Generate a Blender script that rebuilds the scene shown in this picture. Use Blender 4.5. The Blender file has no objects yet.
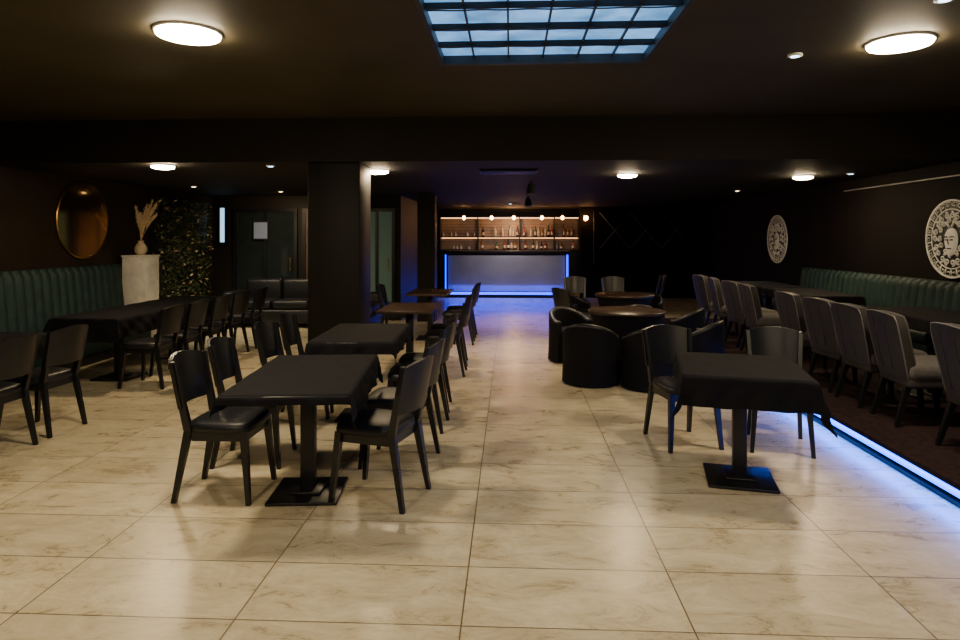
import bpy, bmesh, math, random
from mathutils import Vector, Matrix
random.seed(7)
S = bpy.context.scene
R = math.radians

# ---------------------------------------------------------------- materials
def newmat(name):
    m = bpy.data.materials.new(name); m.use_nodes = True
    nt = m.node_tree
    return m, nt, nt.nodes['Principled BSDF']
def mat(name, col, rough=0.5, metal=0.0, var=0.15, scale=8.0, bump=0.0, spec=0.5, bscale=None):
    m, nt, b = newmat(name)
    tc = nt.nodes.new('ShaderNodeTexCoord')
    n = nt.nodes.new('ShaderNodeTexNoise'); n.inputs['Scale'].default_value = scale; n.inputs['Detail'].default_value = 4
    nt.links.new(tc.outputs['Object'], n.inputs['Vector'])
    r = nt.nodes.new('ShaderNodeValToRGB')
    c0 = [c*(1-var) for c in col]+[1]; c1 = [min(1, c*(1+var)) for c in col]+[1]
    r.color_ramp.elements[0].position = .3; r.color_ramp.elements[1].position = .7
    r.color_ramp.elements[0].color = c0; r.color_ramp.elements[1].color = c1
    nt.links.new(n.outputs['Fac'], r.inputs['Fac']); nt.links.new(r.outputs['Color'], b.inputs['Base Color'])
    b.inputs['Roughness'].default_value = rough; b.inputs['Metallic'].default_value = metal
    b.inputs['Specular IOR Level'].default_value = spec
    if bump > 0:
        n2 = nt.nodes.new('ShaderNodeTexNoise'); n2.inputs['Scale'].default_value = bscale or scale*6
        nt.links.new(tc.outputs['Object'], n2.inputs['Vector'])
        bp = nt.nodes.new('ShaderNodeBump'); bp.inputs['Strength'].default_value = bump; bp.inputs['Distance'].default_value = .01
        nt.links.new(n2.outputs['Fac'], bp.inputs['Height']); nt.links.new(bp.outputs['Normal'], b.inputs['Normal'])
    return m
def emis(name, col, strength):
    m, nt, b = newmat(name)
    b.inputs['Base Color'].default_value = (*col, 1)
    b.inputs['Emission Color'].default_value = (*col, 1)
    b.inputs['Emission Strength'].default_value = strength
    return m

def floor_mat():
    m, nt, b = newmat('travertine_tile')
    L = nt.links; N = nt.nodes
    tc = N.new('ShaderNodeTexCoord')
    mp = N.new('ShaderNodeMapping'); mp.inputs['Location'].default_value = (.2+9.4, -.25+9.4, 0)
    L.new(tc.outputs['Object'], mp.inputs['Vector'])
    br = N.new('ShaderNodeTexBrick'); br.offset = 0; br.squash = 1
    br.inputs['Scale'].default_value = 1; br.inputs['Brick Width'].default_value = .94; br.inputs['Row Height'].default_value = .47
    br.inputs['Mortar Size'].default_value = .0035; br.inputs['Mortar Smooth'].default_value = .1
    br.inputs['Color1'].default_value = (.84, .84, .84, 1); br.inputs['Color2'].default_value = (1, 1, 1, 1); br.inputs['Mortar'].default_value = (.22, .19, .15, 1)
    L.new(mp.outputs['Vector'], br.inputs['Vector'])
    mp2 = N.new('ShaderNodeMapping'); mp2.inputs['Scale'].default_value = (1.2, 2.4, 1); mp2.inputs['Rotation'].default_value = (0, 0, .3)
    L.new(tc.outputs['Object'], mp2.inputs['Vector'])
    add = N.new('ShaderNodeVectorMath'); add.operation = 'MULTIPLY_ADD'
    L.new(br.outputs['Color'], add.inputs[0]); add.inputs[1].default_value = (14, 14, 0); L.new(mp2.outputs['Vector'], add.inputs[2])
    n = N.new('ShaderNodeTexNoise'); n.inputs['Scale'].default_value = 2.5; n.inputs['Detail'].default_value = 15; n.inputs['Roughness'].default_value = .8; n.inputs['Distortion'].default_value = .6
    L.new(add.outputs[0], n.inputs['Vector'])
    r = N.new('ShaderNodeValToRGB'); e = r.color_ramp.elements
    e[0].position = .32; e[0].color = (.36, .285, .17, 1); e[1].position = .70; e[1].color = (.80, .72, .53, 1)
    k = e.new(.5); k.color = (.59, .505, .335, 1)
    L.new(n.outputs['Fac'], r.inputs['Fac'])
    mx = N.new('ShaderNodeMix'); mx.data_type = 'RGBA'; mx.blend_type = 'MULTIPLY'; mx.inputs['Factor'].default_value = 1
    L.new(r.outputs['Color'], mx.inputs['A']); L.new(br.outputs['Color'], mx.inputs['B'])
    L.new(mx.outputs['Result'], b.inputs['Base Color'])
    mr = N.new('ShaderNodeMapRange'); mr.inputs['To Min'].default_value = .18; mr.inputs['To Max'].default_value = .40
    L.new(n.outputs['Fac'], mr.inputs['Value']); L.new(mr.outputs['Result'], b.inputs['Roughness'])
    bp = N.new('ShaderNodeBump'); bp.invert = True; bp.inputs['Strength'].default_value = .5; bp.inputs['Distance'].default_value = .003
    L.new(br.outputs['Fac'], bp.inputs['Height']); L.new(bp.outputs['Normal'], b.inputs['Normal'])
    return m

def pane_mat():
    m, nt, b = newmat('frosted_daylight_glass')
    L = nt.links; N = nt.nodes
    tc = N.new('ShaderNodeTexCoord')
    n = N.new('ShaderNodeTexNoise'); n.inputs['Scale'].default_value = 4; n.inputs['Detail'].default_value = 6; n.inputs['Distortion'].default_value = .6
    L.new(tc.outputs['Object'], n.inputs['Vector'])
    r = N.new('ShaderNodeValToRGB'); e = r.color_ramp.elements
    e[0].position = .35; e[0].color = (.05, .18, .38, 1); e[1].position = .68; e[1].color = (.16, .40, .78, 1)
    L.new(n.outputs['Fac'], r.inputs['Fac']); L.new(r.outputs['Color'], b.inputs['Emission Color'])
    b.inputs['Base Color'].default_value = (.2, .3, .4, 1); b.inputs['Roughness'].default_value = .2
    b.inputs['Emission Strength'].default_value = 1.8
    return m

M = dict(
 floor=floor_mat(), pane=pane_mat(),
 wallb=mat('black_wall_paint', (.007, .0056, .004), .6, bump=.05, scale=3, spec=.25),
 wallr=mat('matt_black_wall', (.0048, .0034, .0024), .8, bump=.05, scale=3, spec=.15),
 walll=mat('brown_black_wall', (.017, .0105, .005), .55, bump=.05, scale=3, spec=.25),
 ceil=mat('dark_ceiling_paint', (.058, .048, .026), .65, scale=2, bump=.05, spec=.3),
 ceil2=mat('black_ceiling_paint', (.013, .010, .006), .7, scale=2, bump=.05, spec=.2),
 wood=mat('black_lacquered_wood', (.0045, .0055, .008), .34, scale=20),
 leather=mat('black_leatherette', (.007, .008, .012), .42, bump=.15, scale=20, spec=.4),
 cloth=mat('black_tablecloth', (.0035, .0035, .006), .85, bump=.25, scale=60, spec=.2),
 metal=mat('black_cast_metal', (.008, .008, .01), .4, metal=.2),
 green=mat('dark_green_velvet', (.010, .030, .028), .6, var=.35, bump=.1, scale=10, spec=.3),
 grey=mat('grey_fabric', (.095, .088, .088), .85, bump=.2, scale=40, spec=.2),
 taupe=mat('taupe_leather', (.032, .029, .029), .55, bump=.1, scale=20, spec=.35),
 seam=mat('dark_seam', (.012, .01, .01), .7),
 piping=mat('pale_piping', (.14, .13, .13), .6),
 rail=mat('grey_rail', (.16, .15, .14), .5),
 brown=mat('brown_tabletop', (.034, .018, .011), .38, var=.3, scale=12),
 white=mat('white_paint', (.8, .78, .72), .5),
 frame=mat('dark_skylight_frame', (.035, .035, .035), .5),
 carpet=mat('dark_carpet', (.020, .011, .012), .95, var=.4, scale=30, bump=.3, spec=.1),
 gold=mat('brass', (.45, .28, .09), .3, metal=1),
 mirror=mat('bronze_mirror', (.95, .62, .32), .07, metal=1, var=.03),
 silver=mat('brushed_silver_panel', (.36, .35, .38), .4, metal=.2, scale=2, var=.1),
 beige=mat('dry_pampas', (.62, .46, .27), .9, var=.3, scale=30),
 vase=mat('cream_ceramic', (.6, .5, .36), .4),
 leaf=mat('dark_leaf', (.04, .06, .022), .55, var=.7, scale=6),
 darkglass=mat('dark_glass', (.012, .018, .02), .06),
 panel=mat('walnut_wall_panel', (.06, .033, .015), .5, var=.3, scale=5),
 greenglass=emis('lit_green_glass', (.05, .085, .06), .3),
 slit=emis('daylight_slit', (.35, .7, 1), 1.6),
 poster=emis('self_lit_poster', (.16, .2, .28), .2),  # emission stands in for light falling on the poster
 warm=emis('warm_lamp_diffuser', (1, .80, .52), 185),
 warm2=emis('warm_downlight_diffuser', (1, .75, .44), 240),
 cool=emis('cool_led', (.5, .75, 1), 8),
 wspot=emis('warm_led', (1, .75, .4), 12),
 bulb=emis('filament_bulb', (1, .45, .14), 40),
 blue=emis('blue_led_strip', (.0, .20, 1), 2.6),
 blue2=emis('blue_led_bar', (.005, .04, 1), 3.5),
 shelfw=mat('backbar_tile', (.34, .24, .16), .4),
 shelfl=emis('warm_shelf_light', (1, .50, .20), 4),
 bamber=mat('amber_bottle', (.3, .12, .02), .12), bgreen=mat('green_bottle', (.03, .12, .04), .12),
 bclear=mat('clear_bottle', (.6, .6, .58), .1), bred=mat('red_bottle', (.35, .03, .02), .15), bdark=mat('dark_bottle', (.02, .015, .012), .1),
 stone=mat('white_relief', (.85, .85, .8), .6), black=mat('matt_black', (.006, .006, .006), .6),
)

# ---------------------------------------------------------------- mesh builder
class B:
    def __init__(s): s.v = []; s.f = []; s.m = []; s.sm = []; s.mats = []
    def mi(s, k):
        if k not in s.mats: s.mats.append(k)
        return s.mats.index(k)
    def raw(s, vs, fs, k, smooth=False, T=None):
        o = len(s.v)
        for p in vs:
            p = Vector(p)
            if T is not None: p = T @ p
            s.v.append(p)
        i = s.mi(k)
        for f in fs: s.f.append([a+o for a in f]); s.m.append(i); s.sm.append(smooth)
    def box(s, c, d, k, bev=0, T=None, seg=2, smooth=False):
        bm = bmesh.new(); bmesh.ops.create_cube(bm, size=1)
        for v in bm.verts: v.co = Vector((v.co.x*d[0], v.co.y*d[1], v.co.z*d[2]))+Vector(c)
        if bev > 0:
            bmesh.ops.bevel(bm, geom=bm.edges[:], offset=bev, segments=seg, affect='EDGES', profile=.5)
        bm.verts.ensure_lookup_table()
        s.raw([v.co.copy() for v in bm.verts], [[v.index for v in f.verts] for f in bm.faces], k, smooth or bev > 0, T)
        bm.free()
    def box2(s, a, b, k, **kw):
        s.box([(a[i]+b[i])/2 for i in range(3)], [abs(b[i]-a[i]) for i in range(3)], k, **kw)
    def cyl(s, p0, p1, r0, r1, k, n=16, T=None, smooth=True):
        p0 = Vector(p0); p1 = Vector(p1); z = (p1-p0).normalized()
        x = z.orthogonal().normalized(); y = z.cross(x)
        vs = []
        for p, r in ((p0, r0), (p1, r1)):
            for i in range(n):
                a = 2*math.pi*i/n; vs.append(p+x*math.cos(a)*r+y*math.sin(a)*r)
        fs = [[i, (i+1) % n, n+(i+1) % n, n+i] for i in range(n)]
        s.raw(vs, fs, k, smooth, T)
        s.raw(vs, [list(range(n))[::-1], list(range(n, 2*n))], k, False, T)
    def leg(s, p0, p1, a, b, k, T=None):
        p0 = Vector(p0); p1 = Vector(p1); vs = []
        for p, w in ((p0, a), (p1, b)):
            w = w if isinstance(w, tuple) else (w, w)
            for sx, sy in ((-1, -1), (1, -1), (1, 1), (-1, 1)): vs.append(p+Vector((sx*w[0]/2, sy*w[1]/2, 0)))
        s.raw(vs, [[3, 2, 1, 0], [4, 5, 6, 7]]+[[i, (i+1) % 4, 4+(i+1) % 4, 4+i] for i in range(4)], k, False, T)
    def tube(s, pts, r, k, n=6, T=None):
        pts = [Vector(p) for p in pts]; vs = []; fs = []
        for i, p in enumerate(pts):
            t = (pts[min(i+1, len(pts)-1)]-pts[max(i-1, 0)]).normalized()
            x = t.cross(Vector((.13, .31, 1))).normalized(); y = t.cross(x)
            rr = r[i] if isinstance(r, list) else r
            for j in range(n):
                a = 2*math.pi*j/n; vs.append(p+x*math.cos(a)*rr+y*math.sin(a)*rr)
        for i in range(len(pts)-1):
            for j in range(n): fs.append([i*n+j, i*n+(j+1) % n, (i+1)*n+(j+1) % n, (i+1)*n+j])
        fs += [list(range(n))[::-1], list(range((len(pts)-1)*n, len(pts)*n))]
        s.raw(vs, fs, k, True, T)
    def grid(s, fn, nu, nv, k, T=None, flip=False, smooth=True):
        vs = [fn(i/nu, j/nv) for i in range(nu+1) for j in range(nv+1)]
        fs = []
        for i in range(nu):
            for j in range(nv):
                q = [i*(nv+1)+j, (i+1)*(nv+1)+j, (i+1)*(nv+1)+j+1, i*(nv+1)+j+1]
                fs.append(q[::-1] if flip else q)
        s.raw(vs, fs, k, smooth, T)
    def solidgrid(s, f0, f1, nu, nv, k, T=None):
        s.grid(f0, nu, nv, k, T); s.grid(f1, nu, nv, k, T, True)
        s.grid(lambda u, v: Vector(f0(u, 0)).lerp(Vector(f1(u, 0)), v), nu, 1, k, T)
        s.grid(lambda u, v: Vector(f0(u, 1)).lerp(Vector(f1(u, 1)), v), nu, 1, k, T)
        s.grid(lambda u, v: Vector(f0(0, u)).lerp(Vector(f1(0, u)), v), nv, 1, k, T)
        s.grid(lambda u, v: Vector(f0(1, u)).lerp(Vector(f1(1, u)), v), nv, 1, k, T)
    def lathe(s, prof, k, n=20, T=None):
        vs = []; fs = []
        for r, z in prof:
            for j in range(n):
                a = 2*math.pi*j/n; vs.append((r*math.cos(a), r*math.sin(a), z))
        for i in range(len(prof)-1):
            for j in range(n): fs.append([i*n+j, i*n+(j+1) % n, (i+1)*n+(j+1) % n, (i+1)*n+j])
        s.raw(vs, fs, k, True, T)
    def mesh(s, name):
        me = bpy.data.meshes.new(name)
        me.from_pydata([tuple(v) for v in s.v], [], s.f)
        for k in s.mats: me.materials.append(M[k])
        me.polygons.foreach_set('material_index', s.m); me.polygons.foreach_set('use_smooth', s.sm)
        me.update()
        return me
    def obj(s, name, loc=(0, 0, 0), rz=0):
        return put(s.mesh(name), name, loc, rz)
def put(me, name, loc=(0, 0, 0), rz=0, sc=1):
    o = bpy.data.objects.new(name, me); S.collection.objects.link(o)
    o.location = loc; o.rotation_euler = (0, 0, R(rz)); o.scale = (sc, sc, sc)
    return o
def simple_box(name, a, b, k, bev=0):
    x = B(); x.box2(a, b, k, bev=bev); return x.obj(name)
def T(x, y, z, rz=0): return Matrix.Translation((x, y, z)) @ Matrix.Rotation(R(rz), 4, 'Z')

H1, H2, YB = 2.87, 2.40, 6.8
XL, XR, YF, YN = -5.8, 4.8, 18.8, -3.0
# ---------------------------------------------------------------- shell
simple_box('floor', (XL-.2, YN-.2, -.1), (XR+.2, YF+.2, 0), 'floor')
simple_box('wall_left', (XL-.2, YN, 0), (XL, 12.2, H1+.3), 'walll')
simple_box('wall_right', (XR, YN, 0), (XR+.2, YF, H1+.3), 'wallr')
simple_box('wall_near', (XL, YN-.2, 0), (XR, YN, H1+.3), 'wallb')
simple_box('wall_far_left', (XL-.2, 12.2, 0), (-2.1, 12.4, H2+.3), 'wallb')
simple_box('wall_bar_side', (-2.3, 12.4, 0), (-2.1, YF, H2+.3), 'wallb')
simple_box('wall_far_right', (1.85, 17.0, 0), (XR, 17.2, H2+.3), 'wallr')
simple_box('wall_far_bar', (-2.3, YF, 0), (XR, YF+.2, H2+.3), 'wallb')
SX0, SX1, SY0, SY1 = -.52, 1.0, 2.2, 4.75
c = B()
c.box2((XL, YN, H1), (SX0, YB, H1+.1), 'ceil'); c.box2((SX1, YN, H1), (XR, YB, H1+.1), 'ceil')
c.box2((SX0, YN, H1), (SX1, SY0, H1+.1), 'ceil'); c.box2((SX0, SY1, H1), (SX1, YB, H1+.1), 'ceil')
c.obj('ceiling')
simple_box('ceiling', (XL, YB, H2), (XR, YF, H1+.1), 'ceil2')
simple_box('pillar', (-2.2, 6.86, 0), (-1.63, 7.42, H2), 'wallb', bev=.01)
simple_box('pillar', (-1.75, 12.0, 0), (-1.42, 12.4, H2), 'wallb')
w = B()
t = .03
w.box2((SX0, SY0, H1-.008), (SX0+t, SY1, H1+.2), 'frame'); w.box2((SX1-t, SY0, H1-.008), (SX1, SY1, H1+.2), 'frame')
w.box2((SX0+t, SY1-t, H1-.008), (SX1-t, SY1, H1+.2), 'frame'); w.box2((SX0+t, SY0, H1-.008), (SX1-t, SY0+t, H1+.2), 'frame')
w.box2((SX0+t, SY0+t, H1+.06), (SX1-t, SY1-t, H1+.07), 'pane')
ny = 7
for i in range(1, ny):
    y = SY0+(SY1-SY0)*i/ny
    w.box2((SX0+t, y-.012, H1+.025), (SX1-t, y+.012, H1+.058), 'black')
    pts = [(SX0+t+(SX1-SX0-2*t)*q/40, y+.10+.005*math.sin(q*.8+i), H1+.05) for q in range(41)]
    w.tube(pts, .005, 'frame', 5)
for i in range(1, 6):
    x = SX0+(SX1-SX0)*i/6
    w.box2((x-.006, SY0+t, H1+.04), (x+.006, SY1-t, H1+.059), 'frame')
w.obj('window_1')

def lamp_mesh(r, k):
    b = B(); b.lathe([(r*1.06, 0), (r*1.06, -.012), (r, -.016)], 'white', 32)
    b.lathe([(r, -.014), (r*.97, -.03), (r*.7, -.042), (.001, -.046)], k, 32)
    return b.mesh('ceiling_lamp')
LB = lamp_mesh(.19, 'warm'); LS = lamp_mesh(.12, 'warm2')
for p in ((-2.01, 3.91), (2.55, 4.32), (-2.0, .6), (2.0, .6), (0, -1.4)): put(LB, 'ceiling_lamp', (*p, H1))  # last three are out of view, added to light the foreground
for p in ((-3.9, 7.02), (-1.59, 7.66), (1.5, 8.29), (3.87, 8.66)): put(LS, 'ceiling_lamp', (*p, H2))
def spot_mesh(k):
    sp = B(); sp.lathe([(.05, 0), (.05, -.012), (.035, -.014), (.001, -.014)], 'white', 20); sp.lathe([(.03, -.016), (.001, -.018)], k, 16)
    return sp.mesh('recessed_spotlight')
spm = spot_mesh('cool'); spw = spot_mesh('wspot')
for p in ((2.33, 3.55, H1), (2.0, 4.6, H1), (4.3, 8.3, H2), (-2.7, 7.1, H2)): put(spm, 'recessed_spotlight', p)
for p in ((-5.0, 9.9, H2), (-4.0, 11.0, H2), (3.9, 11.2, H2)): put(spw, 'recessed_spotlight', p)  # foliage and lounge fixtures are added to go with their fill beams
v = B(); v.box2((-.35, -.22, -.02), (.35, .22, 0), 'black')
for i in range(9): v.box2((-.33, -.2+i*.045, -.03), (.33, -.185+i*.045, -.02), 'metal')
v.obj('air_vent_grille', (-.02, 7.8, H2))
simple_box('trim_1', (XR-.03, 6.0, 2.243), (XR, 9.4, 2.257), 'rail')
simple_box('trim_2', (XL, 9.6, .0), (XL+.02, 12.1, .1), 'black')

# ---------------------------------------------------------------- dining chair
def chair_mesh():
    b = B()
    for sx in (-1, 1):
        b.leg((sx*.175, .165, .43), (sx*.205, .205, 0), .042, .026, 'wood')
        b.leg((sx*.165, -.175, .44), (sx*.19, -.255, 0), (.034, .046), .027, 'wood')
        b.leg((sx*.168, -.178, .43), (sx*.192, -.262, .84), (.034, .046), (.026, .03), 'wood')
        b.box((sx*.165, 0, .395), (.022, .31, .06), 'wood')
    b.box((0, .165, .395), (.32, .022, .06), 'wood'); b.box((0, -.17, .395), (.30, .022, .06), 'wood')
    n = 28; rings = []
    def outline(sc, z):
        o = []
        for i in range(n):
            a = 2*math.pi*i/n; ca, sa = math.cos(a), math.sin(a); e = .45
            x = abs(ca)**e*(1 if ca >= 0 else -1); y = abs(sa)**e*(1 if sa >= 0 else -1)
            wd = .205+.015*y
            o.append((x*wd*sc, .005+y*.205*sc, z))
        return o
    for sc, z in ((.9, .415), (.99, .425), (1.0, .445), (.97, .468), (.85, .48), (.5, .486), (.02, .487)): rings += outline(sc, z)
    fs = [[i*n+j, i*n+(j+1) % n, (i+1)*n+(j+1) % n, (i+1)*n+j] for i in range(6) for j in range(n)]
    fs.append(list(range(n))[::-1])
    b.raw(rings, fs, 'leather', True)
    def P(off):
        def f(u, v):
            s = -1+2*u
            z0 = .56; z1 = .868-.035*s*s
            z = z0+(z1-z0)*v
            y = -.20-.075*(z-.44)/.4-.055*(1-s*s)+off+.02
            return (s*(.20+.012*v), y, z)
        return f
    b.solidgrid(P(0), P(-.024), 14, 6, 'wood')
    return b.mesh('dining_chair')
CH = chair_mesh()
def chair(x, y, rz): return put(CH, 'dining_chair', (x, y, 0), rz)

# ---------------------------------------------------------------- cloth table
def table_mesh(hx, hy, hang=(.2, .2, .2, .2), cloth=True, top='brown', base=.21):
    b = B(); zt = .745
    b.box((0, 0, .011), (base*2, base*2, .018), 'metal', bev=.004)
    b.box((0, 0, .028), (base*.9, base*.9, .018), 'metal', bev=.006)
    b.box((0, 0, .36), (.085, .085, .66), 'metal', bev=.006)
    b.box((0, 0, .70), (.3, .3, .02), 'metal')
    b.box((0, 0, zt-.018), (hx*2, hy*2, .032), top if not cloth else 'wood', bev=.004)
    if cloth:
        hl, hr, hn, hf = hang
        N = 46
        def f(u, v):
            x = -hx-hl+(2*hx+hl+hr)*u; y = -hy-hn+(2*hy+hn+hf)*v
            ox = max(abs(x)-hx, 0); oy = max(abs(y)-hy, 0); sx = 1 if x > 0 else -1; sy = 1 if y > 0 else -1
            mn, mxx = min(ox, oy), max(ox, oy)
            wob = .012*math.sin(x*19+y*13)+.008*math.sin(x*37-y*31)
            X = x if ox == 0 else sx*(hx+.008+.05*ox+.30*mn+(wob*min(1, ox*8)))
            Y = y if oy == 0 else sy*(hy+.008+.05*oy+.30*mn+(wob*min(1, oy*8)))
            Z = zt+.004-(mxx*.98+.55*mn)+(.0015*math.sin(x*23)*math.sin(y*17) if mxx == 0 else 0)
            return (X, Y, Z)
        b.grid(f, N, N, 'cloth')
    return b.mesh('dining_table')
put(table_mesh(.345, .60, (.10, .17, .05, .1)), 'dining_table', (-1.25, 3.92, 0), 5)
chair(-1.75, 3.92, -90); chair(-1.80, 4.50, -86)
chair(-.81, 3.90, 74); chair(-.80, 4.52, 84)
T2 = table_mesh(.34, .56, (.14, .14, .1, .1))
put(T2, 'dining_table', (-1.30, 5.62, 0), 2)
chair(-1.80, 5.32, -92); chair(-1.82, 5.92, -88); chair(-.80, 5.35, 88); chair(-.82, 5.95, 92)
T3 = table_mesh(.32, .5, cloth=False, top='brown')
put(T3, 'dining_table', (-1.22, 7.75, 0)); chair(-.78, 7.45, 90); chair(-.80, 8.05, 93)
put(T3, 'dining_table', (-1.25, 10.0, 0)); chair(-.80, 9.6, 90); chair(-.80, 10.25, 90); chair(-1.75, 9.9, -90)
put(table_mesh(.37, .41, (.17, .20, .19, .12)), 'dining_table', (1.50, 4.27, 0), -12)
chair(1.33, 5.01, 193); chair(2.03, 4.95, 165)
TL = table_mesh(.36, .62, (.22, .22, .25, .1))
for y in (4.85, 7.05, 8.35): put(TL, 'dining_table', (-4.42, y, 0))
for y in (4.55, 5.1, 6.72, 7.33, 7.95, 8.55, 9.15): chair(-3.88+random.uniform(-.02, .02), y, 90+random.uniform(-5, 5))

# ---------------------------------------------------------------- banquettes
def banquette(length, zt, flip):
    b = B(); L = length
    b.box2((0, 0, 0), (.55, L, .12), 'black')
    b.box2((.0, 0, .12), (.57, L, .34), 'green', bev=.015)
    n = int(L/.75)
    for i in range(n): b.box2((.12, L*i/n+.004, .34), (.6, L*(i+1)/n-.004, .47), 'green', bev=.035, seg=3)
    nc = int(L/.14)
    def f(u, v):
        bul = .045*abs(math.sin(math.pi*u*nc))**.6
        z = .45+(zt-.45)*v; top = .05*max(0, (v-.88)/.12)**2
        return (.16-.07*v+bul-top, u*L, z)
    b.grid(f, nc*8, 10, 'green')
    b.box2((0, 0, .3), (.075, L, zt), 'green', bev=.01)
    b.box2((.0, 0, .3), (.12, .02, zt-.01), 'green'); b.box2((.0, L-.02, .3), (.12, L, zt-.01), 'green')
    me = b.mesh('banquette')
    if flip:
        for v in me.vertices: v.co.x *= -1
        me.flip_normals()
    return me
put(banquette(5.6, 1.2, False), 'banquette', (XL+.005, 3.5, 0))
PZ = .15
put(banquette(6.9, .96, True), 'banquette', (XR-.01, 3.6, PZ))

# ---------------------------------------------------------------- platform with led edge
p = B()
p.box2((2.66, .2, 0), (XR-.005, 11.6, PZ-.035), 'black'); p.box2((2.60, .2, PZ-.035), (XR-.005, 11.6, PZ), 'carpet', bev=.004)
p.box2((2.625, .2, 0), (2.66, 11.6, .022), 'metal')
p.box2((2.636, .25, .05), (2.658, 11.5, .085), 'blue')
pf = p.obj('raised_platform')
# ---------------------------------------------------------------- platform chairs
def uph_mesh():
    b = B()
    for sx in (-1, 1):
        b.leg((sx*.19, .19, .32), (sx*.20, .215, 0), .045, .026, 'wood'); b.leg((sx*.17, -.20, .32), (sx*.185, -.29, 0), .045, .026, 'wood')
    b.box((0, .0, .335), (.44, .45, .07), 'taupe', bev=.015)
    b.box((0, .02, .42), (.47, .50, .13), 'grey', bev=.05, seg=4)
    def P(off, inset=0):
        def f(u, v):
            s = -1+2*u
            w = (.215+.02*math.sin(v*math.pi*.6)-inset)*(1-.10*max(0, (v-.85)/.15)**2)
            z = .36+(.50-.02*s*s)*v
            return (s*w, -.185-.10*v-.03*(1-s*s)+off, z)
        return f
    b.solidgrid(P(.03), P(-.035), 12, 10, 'taupe')
    b.solidgrid(P(.05, .02), P(.028, .01), 12, 10, 'grey')
    for side in (0, 1):
        b.tube([Vector(P(-.035)(side, i/14)) for i in range(15)], .005, 'piping', 6)
    b.tube([Vector(P(-.035)(i/12, 1)) for i in range(13)], .005, 'piping', 6)
    for q in (.33, .67):
        b.tube([Vector(P(-.036)(q, i/10)) for i in range(1, 10)], .003, 'seam', 5)
    return b.mesh('upholstered_chair')
TU = uph_mesh()
for y in (4.35, 5.15, 5.72, 6.28, 6.95, 8.1, 8.7, 9.4, 10.1): put(TU, 'upholstered_chair', (3.22, y, PZ), -90+random.uniform(-7, 7))
TP = table_mesh(.30, .62, (.12, .1, .1, .1))
for y in (4.6, 5.95, 8.3, 9.7): put(TP, 'dining_table', (3.82, y, PZ))

# ---------------------------------------------------------------- black barrel chairs and round tables
def barrel_mesh():
    b = B()
    b.lathe([(.001, .03), (.26, .03), (.27, .06), (.265, .34), (.25, .39), (.2, .42), (.001, .43)], 'cloth', 28)
    for a in (45, 135, 225, 315): b.cyl((.2*math.cos(R(a)), .2*math.sin(R(a)), 0), (.2*math.cos(R(a)), .2*math.sin(R(a)), .04), .02, .02, 'metal', 10)
    def P(r):
        def f(u, v):
            a = math.pi*(.92+1.16*u); k = max(0, -math.sin(a)); fl = 1.06-.10*v+.06*v*v
            return (r*math.cos(a)*fl, r*math.sin(a)*fl, .02+(.48+.14*k)*v)
        return f
    b.solidgrid(P(.295), P(.225), 28, 6, 'cloth')
    b.tube([Vector(P(.26)(i/28, 1)) for i in range(29)], .036, 'leather', 10)
    return b.mesh('barrel_armchair')
BA = barrel_mesh()
def round_table():
    b = B(); b.lathe([(.001, 0), (.23, 0), (.23, .012), (.05, .035), (.035, .06), (.035, .66), (.12, .69)], 'metal', 24)
    b.lathe([(.001, .69), (.44, .69), (.45, .70), (.45, .715), (.44, .725), (.001, .725)], 'brown', 40)
    def sk(u, v):
        a = 2*math.pi*u; z = .69-.675*v; r = .425-.10*math.sin(math.pi*min(1, v*1.05))*.6+.012*v*math.sin(a*14)
        return (r*math.cos(a), r*math.sin(a), z)
    b.grid(sk, 112, 10, 'cloth')
    return b.mesh('round_table')
RT = round_table()
put(RT, 'round_table', (1.38, 7.68, 0)); put(RT, 'round_table', (1.75, 9.9, 0))
for x, y, r in ((.88, 7.05, -20), (1.48, 6.86, 10), (2.09, 7.3, 60), (.80, 8.30, 215), (1.75, 9.13, 0), (2.25, 8.55, 60), (1.12, 10.45, -120), (2.2, 10.65, 150)):
    put(BA, 'barrel_armchair', (x, y, 0), r)
chair(.95, 9.4, -60); chair(1.9, 11.7, 180); chair(1.2, 11.7, 180); chair(2.7, 12.6, 90)

# ---------------------------------------------------------------- round mirror on left wall
m = B()
Tm = Matrix.Rotation(R(90), 4, 'Y')
m.lathe([(.001, .0), (.52, .0), (.53, .012), (.53, .022), (.51, .028)], 'gold', 56, Tm)
m.lathe([(.505, .024), (.001, .0245)], 'mirror', 56, Tm)
m.obj('round_mirror', (XL+.002, 8.42, 1.82))

# ---------------------------------------------------------------- plinth with vase
pb = B(); pb.box2((-.18, -.18, 0), (.18, .18, 1.30), 'white', bev=.006); pb.box2((-.19, -.19, 1.30), (.19, .19, 1.325), 'white', bev=.004)
pb.obj('plinth', (-5.54, 9.36, 0))
vb = B(); vb.lathe([(.001, 0), (.05, 0), (.085, .05), (.09, .1), (.06, .16), (.035, .19), (.045, .215), (.03, .2)], 'vase', 24)
for i in range(13):
    a = random.uniform(0, 6.28); sp_ = random.uniform(.06, .30); h = random.uniform(.5, .82)
    if math.cos(a) < -.2: sp_ *= .35
    pts = []
    for q in range(9):
        t_ = q/8; pts.append((math.cos(a)*sp_*t_**1.6, math.sin(a)*sp_*t_**1.6, .17+(h-.17)*t_))
    vb.tube(pts, .003, 'beige', 5)
    for q in range(90):
        t_ = random.uniform(.5, 1); wd = .04*math.sin(math.pi*(t_-.45)/.6)+.008
        c0 = Vector((math.cos(a)*sp_*t_**1.6, math.sin(a)*sp_*t_**1.6, .17+(h-.17)*t_))
        d = Vector((random.uniform(-1, 1)*wd, random.uniform(-1, 1)*wd, .05)); s_ = d.orthogonal().normalized()*.006
        vb.raw([c0-s_, c0+s_, c0+d], [[0, 1, 2]], 'beige')
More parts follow.
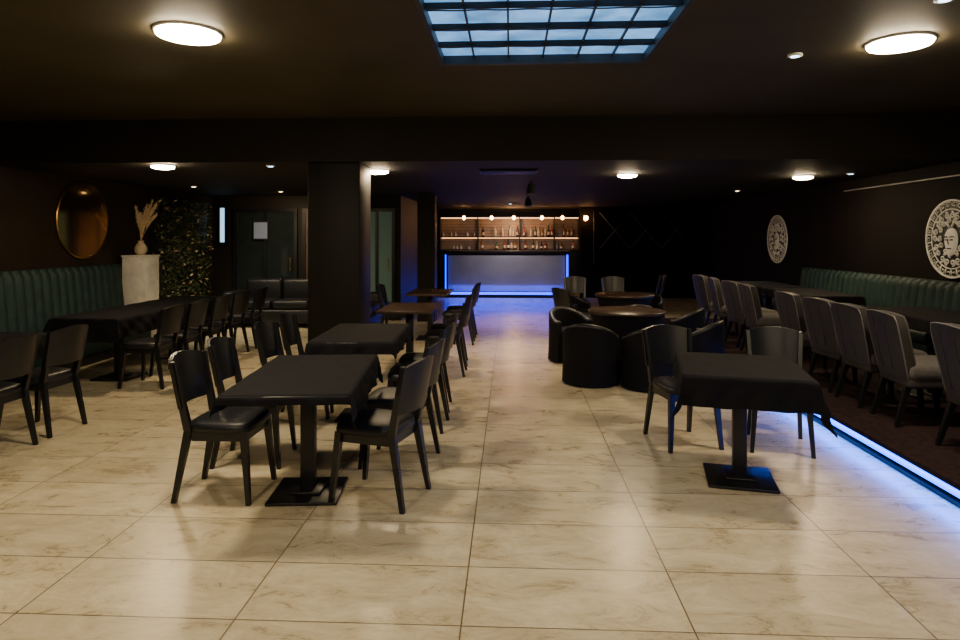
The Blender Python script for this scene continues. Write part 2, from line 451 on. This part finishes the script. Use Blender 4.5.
vb.obj('pampas_grass_vase', (-5.54, 9.36, 1.325))

# ---------------------------------------------------------------- artificial plant panel
g = B(); g.box2((0, 0, 0), (.04, 1.9, 2.0), 'black')
for i in range(2600):
    c0 = Vector((random.uniform(.04, .14), random.uniform(.02, 1.88), random.uniform(.02, 1.98)))
    d = Vector((random.uniform(.2, 1), random.uniform(-1, 1), random.uniform(-1, .7))).normalized()*random.uniform(.05, .11)
    s_ = d.cross(Vector((random.random(), random.random(), random.random()))).normalized()*.018
    g.raw([c0, c0+d*.5+s_, c0+d, c0+d*.5-s_], [[0, 1, 2, 3]], 'leaf' if random.random() < .93 else 'beige')
g.obj('artificial_foliage_panel', (XL+.005, 10.0, .25))
# ---------------------------------------------------------------- doors in far-left wall
def door(x0, x1, name, glass, zt=2.15):
    b = B(); y = 12.195
    b.box2((x0, y-.06, 0), (x0+.06, y, zt), 'wood'); b.box2((x1-.06, y-.06, 0), (x1, y, zt), 'wood'); b.box2((x0+.06, y-.06, zt-.07), (x1-.06, y, zt), 'wood')
    b.box2((x0+.06, y-.04, .02), (x1-.06, y-.005, .35), 'wood'); b.box2((x0+.06, y-.03, .35), (x1-.06, y-.01, zt-.07), glass)
    b.box2(((x0+x1)/2-.03, y-.05, .35), ((x0+x1)/2+.03, y-.005, zt-.07), 'wood')
    b.cyl((x1-.12, y-.1, .95), (x1-.12, y-.1, 1.2), .012, .012, 'gold', 10); b.cyl((x1-.12, y-.1, 1.0), (x1-.12, y-.04, 1.0), .01, .01, 'gold', 8)
    b.obj(name)
door(-5.35, -4.1, 'door_1', 'darkglass'); door(-4.0, -3.0, 'door_2', 'panel'); door(-2.9, -2.2, 'door_3', 'greenglass')
wb = B(); wb.box2((-5.66, 12.15, 1.45), (-5.48, 12.195, 2.2), 'wood'); wb.box2((-5.61, 12.14, 1.5), (-5.53, 12.15, 2.16), 'slit'); wb.obj('window_2')
pp = B(); pp.box2((-4.95, 12.11, 1.55), (-4.65, 12.127, 1.9), 'black'); pp.box2((-4.93, 12.1, 1.57), (-4.67, 12.11, 1.88), 'poster'); pp.obj('framed_poster')
def sofa():
    b = B(); b.box2((-.8, -.38, .08), (.8, .38, .32), 'leather', bev=.03)
    for i in (-1, 1):
        b.box((i*.34, -.02, .40), (.66, .66, .16), 'leather', bev=.05, seg=3); b.box((i*.34, .28, .62), (.66, .2, .42), 'leather', bev=.06, seg=3)
        b.box((i*.78, 0, .38), (.18, .78, .5), 'leather', bev=.05, seg=3)
        for j in (-.3, .3): b.cyl((i*.7, j, 0), (i*.7, j, .1), .025, .025, 'metal', 10)
    return b.mesh('sofa')
SO = sofa(); put(SO, 'sofa', (-4.2, 11.4, 0)); put(SO, 'sofa', (-2.6, 10.4, 0), 90)
dm = B()
for i in range(3):
    x0 = 2.35+i*.8
    for a_, b_ in (((x0, 2.25), (x0+.8, 1.3)), ((x0+.8, 2.25), (x0, 1.3))):
        dm.tube([(a_[0], 16.985, a_[1]), (b_[0], 16.985, b_[1])], .008, 'rail', 5)
dm.tube([(2.2, 16.985, 2.3), (2.2, 16.985, .9)], .01, 'rail', 5)
dm.obj('trim_3')

# ---------------------------------------------------------------- medusa plaques
def medusa():
    b = B()
    Td = Matrix.Rotation(R(-90), 4, 'Y')
    Q = .43
    b.lathe([(.001, 0), (Q, 0), (Q, .02), (Q-.01, .025), (.001, .025)], 'black', 56, Td)
    b.lathe([(Q, .02), (Q, .032), (Q-.02, .032), (Q-.02, .02)], 'stone', 56, Td)
    b.lathe([(Q-.1, .02), (Q-.1, .032), (Q-.112, .032), (Q-.112, .02)], 'stone', 56, Td)
    def pol(r, a, z=.03): return Vector((r*math.cos(a), r*math.sin(a), z))
    nk = 26
    for i in range(nk):
        a0 = 2*math.pi*i/nk; da = 2*math.pi/nk
        key = [(.0, .335), (.0, .40), (.72, .40), (.72, .36), (.38, .36), (.38, .375)]
        b.tube([Td @ pol(r, a0+da*q) for q, r in key], .0085, 'stone', 4)
    def face(u, v):
        a = u*2*math.pi; r = v
        return Td @ Vector((-.03+.15*r*math.cos(a), .105*r*math.sin(a)*(1-.18*(-math.cos(a)*r)), .028+.03*math.sqrt(max(0, 1-r*r))))
    b.grid(face, 28, 8, 'stone')
    for sy in (-1, 1):
        b.tube([Td @ Vector((.015+.012*math.sin(q*math.pi/5), sy*(.02+.011*q), .06-.002*q)) for q in range(6)], .006, 'black', 5)
        b.tube([Td @ Vector((-.012+.004*math.sin(q*math.pi/3), sy*(.025+.012*q), .058-.002*q)) for q in range(4)], .008, 'black', 5)
        b.tube([Td @ Vector((.13+.05*math.sin(q/9*3.0), sy*(.02+.012*q), .04)) for q in range(10)], .012, 'stone', 6)
    b.tube([Td @ Vector((.0-.012*q, .008*math.sin(q*.8), .063)) for q in range(6)], .005, 'black', 5)
    b.tube([Td @ Vector((-.105, -.03+.01*q, .055)) for q in range(7)], .007, 'black', 5)
    for ring, n_, sc in ((.185, 13, .036), (.26, 19, .038)):
        for i in range(n_):
            a = 2*math.pi*i/n_+ring; c0 = pol(ring, a, .032)
            if ring < .2: c0.x += .02
            pts = []
            for q in range(15):
                t_ = q/14; rr = sc*(1-.8*t_); aa = a+t_*8*(1 if i % 2 else -1)
                pts.append(Td @ (c0+Vector((rr*math.cos(aa), rr*math.sin(aa), 0))))
            b.tube(pts, [.0115*(1-.5*q/14) for q in range(15)], 'stone', 5)
    return b.mesh('medusa_plaque')
MD = medusa()
put(MD, 'medusa_plaque', (XR-.002, 7.16, 1.57)); put(MD, 'medusa_plaque', (XR-.002, 11.7, 1.56))

# ---------------------------------------------------------------- bar counter
b = B(); bx0, bx1, by = -1.72, 1.52, 16.9
b.box2((bx0, by, .08), (bx1, by+.55, 1.16), 'black')
b.box2((bx0+.08, by-.02, .17), (bx1-.08, by, 1.12), 'silver', bev=.005)
b.box2((bx0-.02, by-.1, 1.18), (bx1+.06, by+.6, 1.24), 'wood', bev=.008)
b.box2((bx0+.1, by+.03, 0), (bx1-.06, by+.5, .08), 'black')
b.box2((bx0+.02, by-.05, .09), (bx1-.02, by-.02, .15), 'blue2')
b.box2((bx1-.05, by-.06, .15), (bx1+.0, by-.02, 1.14), 'blue2')
b.box2((bx0, by-.06, .15), (bx0+.03, by-.02, 1.14), 'blue2')
b.box2((bx0, by-.05, .075), (bx1, by, .09), 'black')
b.obj('bar_counter')
s = B(); sy = 18.75; sx0, sx1 = -2.05, 2.0
s.box2((sx0, sy-.03, 1.25), (sx1, sy, 2.2), 'shelfw')
for z in (1.25, 1.62, 2.2): s.box2((sx0, sy-.32, z-.03), (sx1, sy-.03, z), 'wood')
for x in (sx0, -.95, .25, 1.25, sx1-.04): s.box2((x, sy-.32, 1.25), (x+.035, sy-.03, 2.2), 'wood')
for z in (1.28, 1.37, 1.46, 1.55, 1.71, 1.8, 1.89, 1.98, 2.07): s.box2((sx0+.04, sy-.034, z), (sx1-.04, sy-.03, z+.008), 'taupe')
s.box2((sx0+.05, sy-.3, 2.145), (sx1-.05, sy-.27, 2.165), 'shelfl')
s.box2((sx0+.05, sy-.06, 1.57), (sx1-.05, sy-.04, 1.585), 'shelfl')
s.box2((sx0, sy-.34, 0), (sx1, sy, 1.22), 'wood')
s.obj('back_bar_shelf')
bt = B()
for row, (z, h) in enumerate(((1.25, .30), (1.62, .34))):
    x = sx0+.1
    while x < sx1-.12:
        if all(abs(x-q) > .06 for q in (-.93, .27, 1.27)) and random.random() < (.9 if (x > -.2) else .55):
            k = random.choice(['bamber', 'bgreen', 'bclear', 'bred', 'bdark', 'bclear', 'bamber']); r = random.uniform(.03, .042); hh = h*random.uniform(.75, 1)
            if x < -.95: k = 'bclear'; hh *= .5
            bt.lathe([(.001, .0), (r, 0), (r, hh*.55), (r*.35, hh*.72), (r*.33, hh*.95), (r*.4, hh*.95), (r*.4, hh), (.001, hh)], k, 12, T(x, sy-.18, z))
            bt.lathe([(r*1.01, hh*.15), (r*1.01, hh*.42)], 'vase' if row else 'white', 12, T(x, sy-.18, z))
        x += random.uniform(.085, .13)
bt.obj('liquor_bottles')
def pendant():
    b = B(); b.cyl((0, 0, 0), (0, 0, -.18), .005, .005, 'black', 6); b.lathe([(.001, -.16), (.02, -.17), (.035, -.22), (.03, -.23)], 'gold', 18)
    b.lathe([(.001, -.2), (.03, -.23), (.045, -.275), (.038, -.31), (.001, -.335)], 'bulb', 16); return b.mesh('pendant_lamp')
PM = pendant()
for x in (-1.25, -.5, .1, .85, 1.4): put(PM, 'pendant_lamp', (x, 17.25, H2))
ws = B(); ws.box2((-.04, -.02, -.08), (.04, 0, .08), 'gold'); ws.cyl((0, 0, 0), (0, -.1, .02), .01, .01, 'gold', 8)
ws.lathe([(.001, -.06), (.04, -.045), (.06, .0), (.04, .05), (.001, .065)], 'bulb', 16, T(0, -.14, .0)); ws.obj('sconce_lamp', (1.98, 16.995, 2.1))
def light(kind, name, loc, e, col, **kw):
    l = bpy.data.lights.new(name, kind); l.energy = e; l.color = col
    for k, v_ in kw.items(): setattr(l, k, v_)
    o = bpy.data.objects.new(name, l); S.collection.objects.link(o); o.location = loc; return o
ps = B(); ps.cyl((0, 0, 0), (0, 0, -.05), .02, .02, 'black', 10); ps.cyl((0, 0, -.05), (0, -.03, -.2), .05, .07, 'black', 16)
psm = ps.mesh('floor_fill_spotlight')
for px_, py_, e_, c_ in ((.35, 12.5, 150, (.76, .42, 1)), (.3, 9.2, 170, (1, .76, .62))):  # purple follows the floor glow; warm one is added to brighten mid floor
    put(psm, 'floor_fill_spotlight', (px_, py_, H2))
    l = light('SPOT', 'floor_fill_beam', (px_, py_-.03, H2-.24), e_, c_, spot_size=R(90), spot_blend=.9, shadow_soft_size=.06)
    l.rotation_euler = (R(-8), 0, 0)
l = light('SPOT', 'foliage_fill_beam', (-5.0, 9.9, H2-.03), 150, (1, .88, .62), spot_size=R(110), spot_blend=.7, shadow_soft_size=.05)  # added fill to brighten the plant panel
l.rotation_euler = (R(22), R(-25), 0)
l = light('SPOT', 'lounge_fill_beam', (-4.0, 11.0, H2-.03), 110, (1, .70, .38), spot_size=R(140), spot_blend=.7, shadow_soft_size=.05)  # added fill, warms the lounge wall and what the mirror reflects
l.rotation_euler = (R(30), R(20), 0)
l = light('SPOT', 'platform_spot_beam', (3.9, 11.2, H2-.03), 90, (1, .85, .65), spot_size=R(120), spot_blend=.7, shadow_soft_size=.05)
l.rotation_euler = (0, R(35), 0)
light('POINT', 'bar_pendant_glow', (.1, 17.9, 1.95), 30, (1, .52, .22), shadow_soft_size=.1)
l = light('SPOT', 'bar_front_fill_beam', (0, 15.2, H2-.03), 100, (.95, .88, 1), spot_size=R(100), spot_blend=.8, shadow_soft_size=.05)  # added fill to brighten the bar front panel
l.rotation_euler = (R(50), 0, 0)
put(spm, 'recessed_spotlight', (0, 15.2, H2))  # fixture added to go with the bar front fill
l = light('AREA', 'bar_led_glow', (-.1, 16.75, .4), 38, (.03, .06, 1), shape='RECTANGLE', size=3.0, size_y=.1)
l.rotation_euler = (R(-20), 0, 0)
l = light('AREA', 'led_tape_glow', (2.622, 5.9, .10), 75, (.0, .13, 1), shape='RECTANGLE', size=.035, size_y=11.2)
l.rotation_euler = (0, R(20), 0)
l.parent = pf

# ---------------------------------------------------------------- world + camera
wd = bpy.data.worlds.new('world'); S.world = wd; wd.use_nodes = True
wd.node_tree.nodes['Background'].inputs['Color'].default_value = (.35, .5, .7, 1); wd.node_tree.nodes['Background'].inputs['Strength'].default_value = .3
cam = bpy.data.cameras.new('camera'); co = bpy.data.objects.new('camera', cam); S.collection.objects.link(co)
cam.sensor_width = 36; cam.lens = 24; cam.shift_y = -82/960
co.location = (0, 0, 1.58); co.rotation_euler = (R(90), 0, R(2.7)); cam.clip_start = .05
S.camera = co
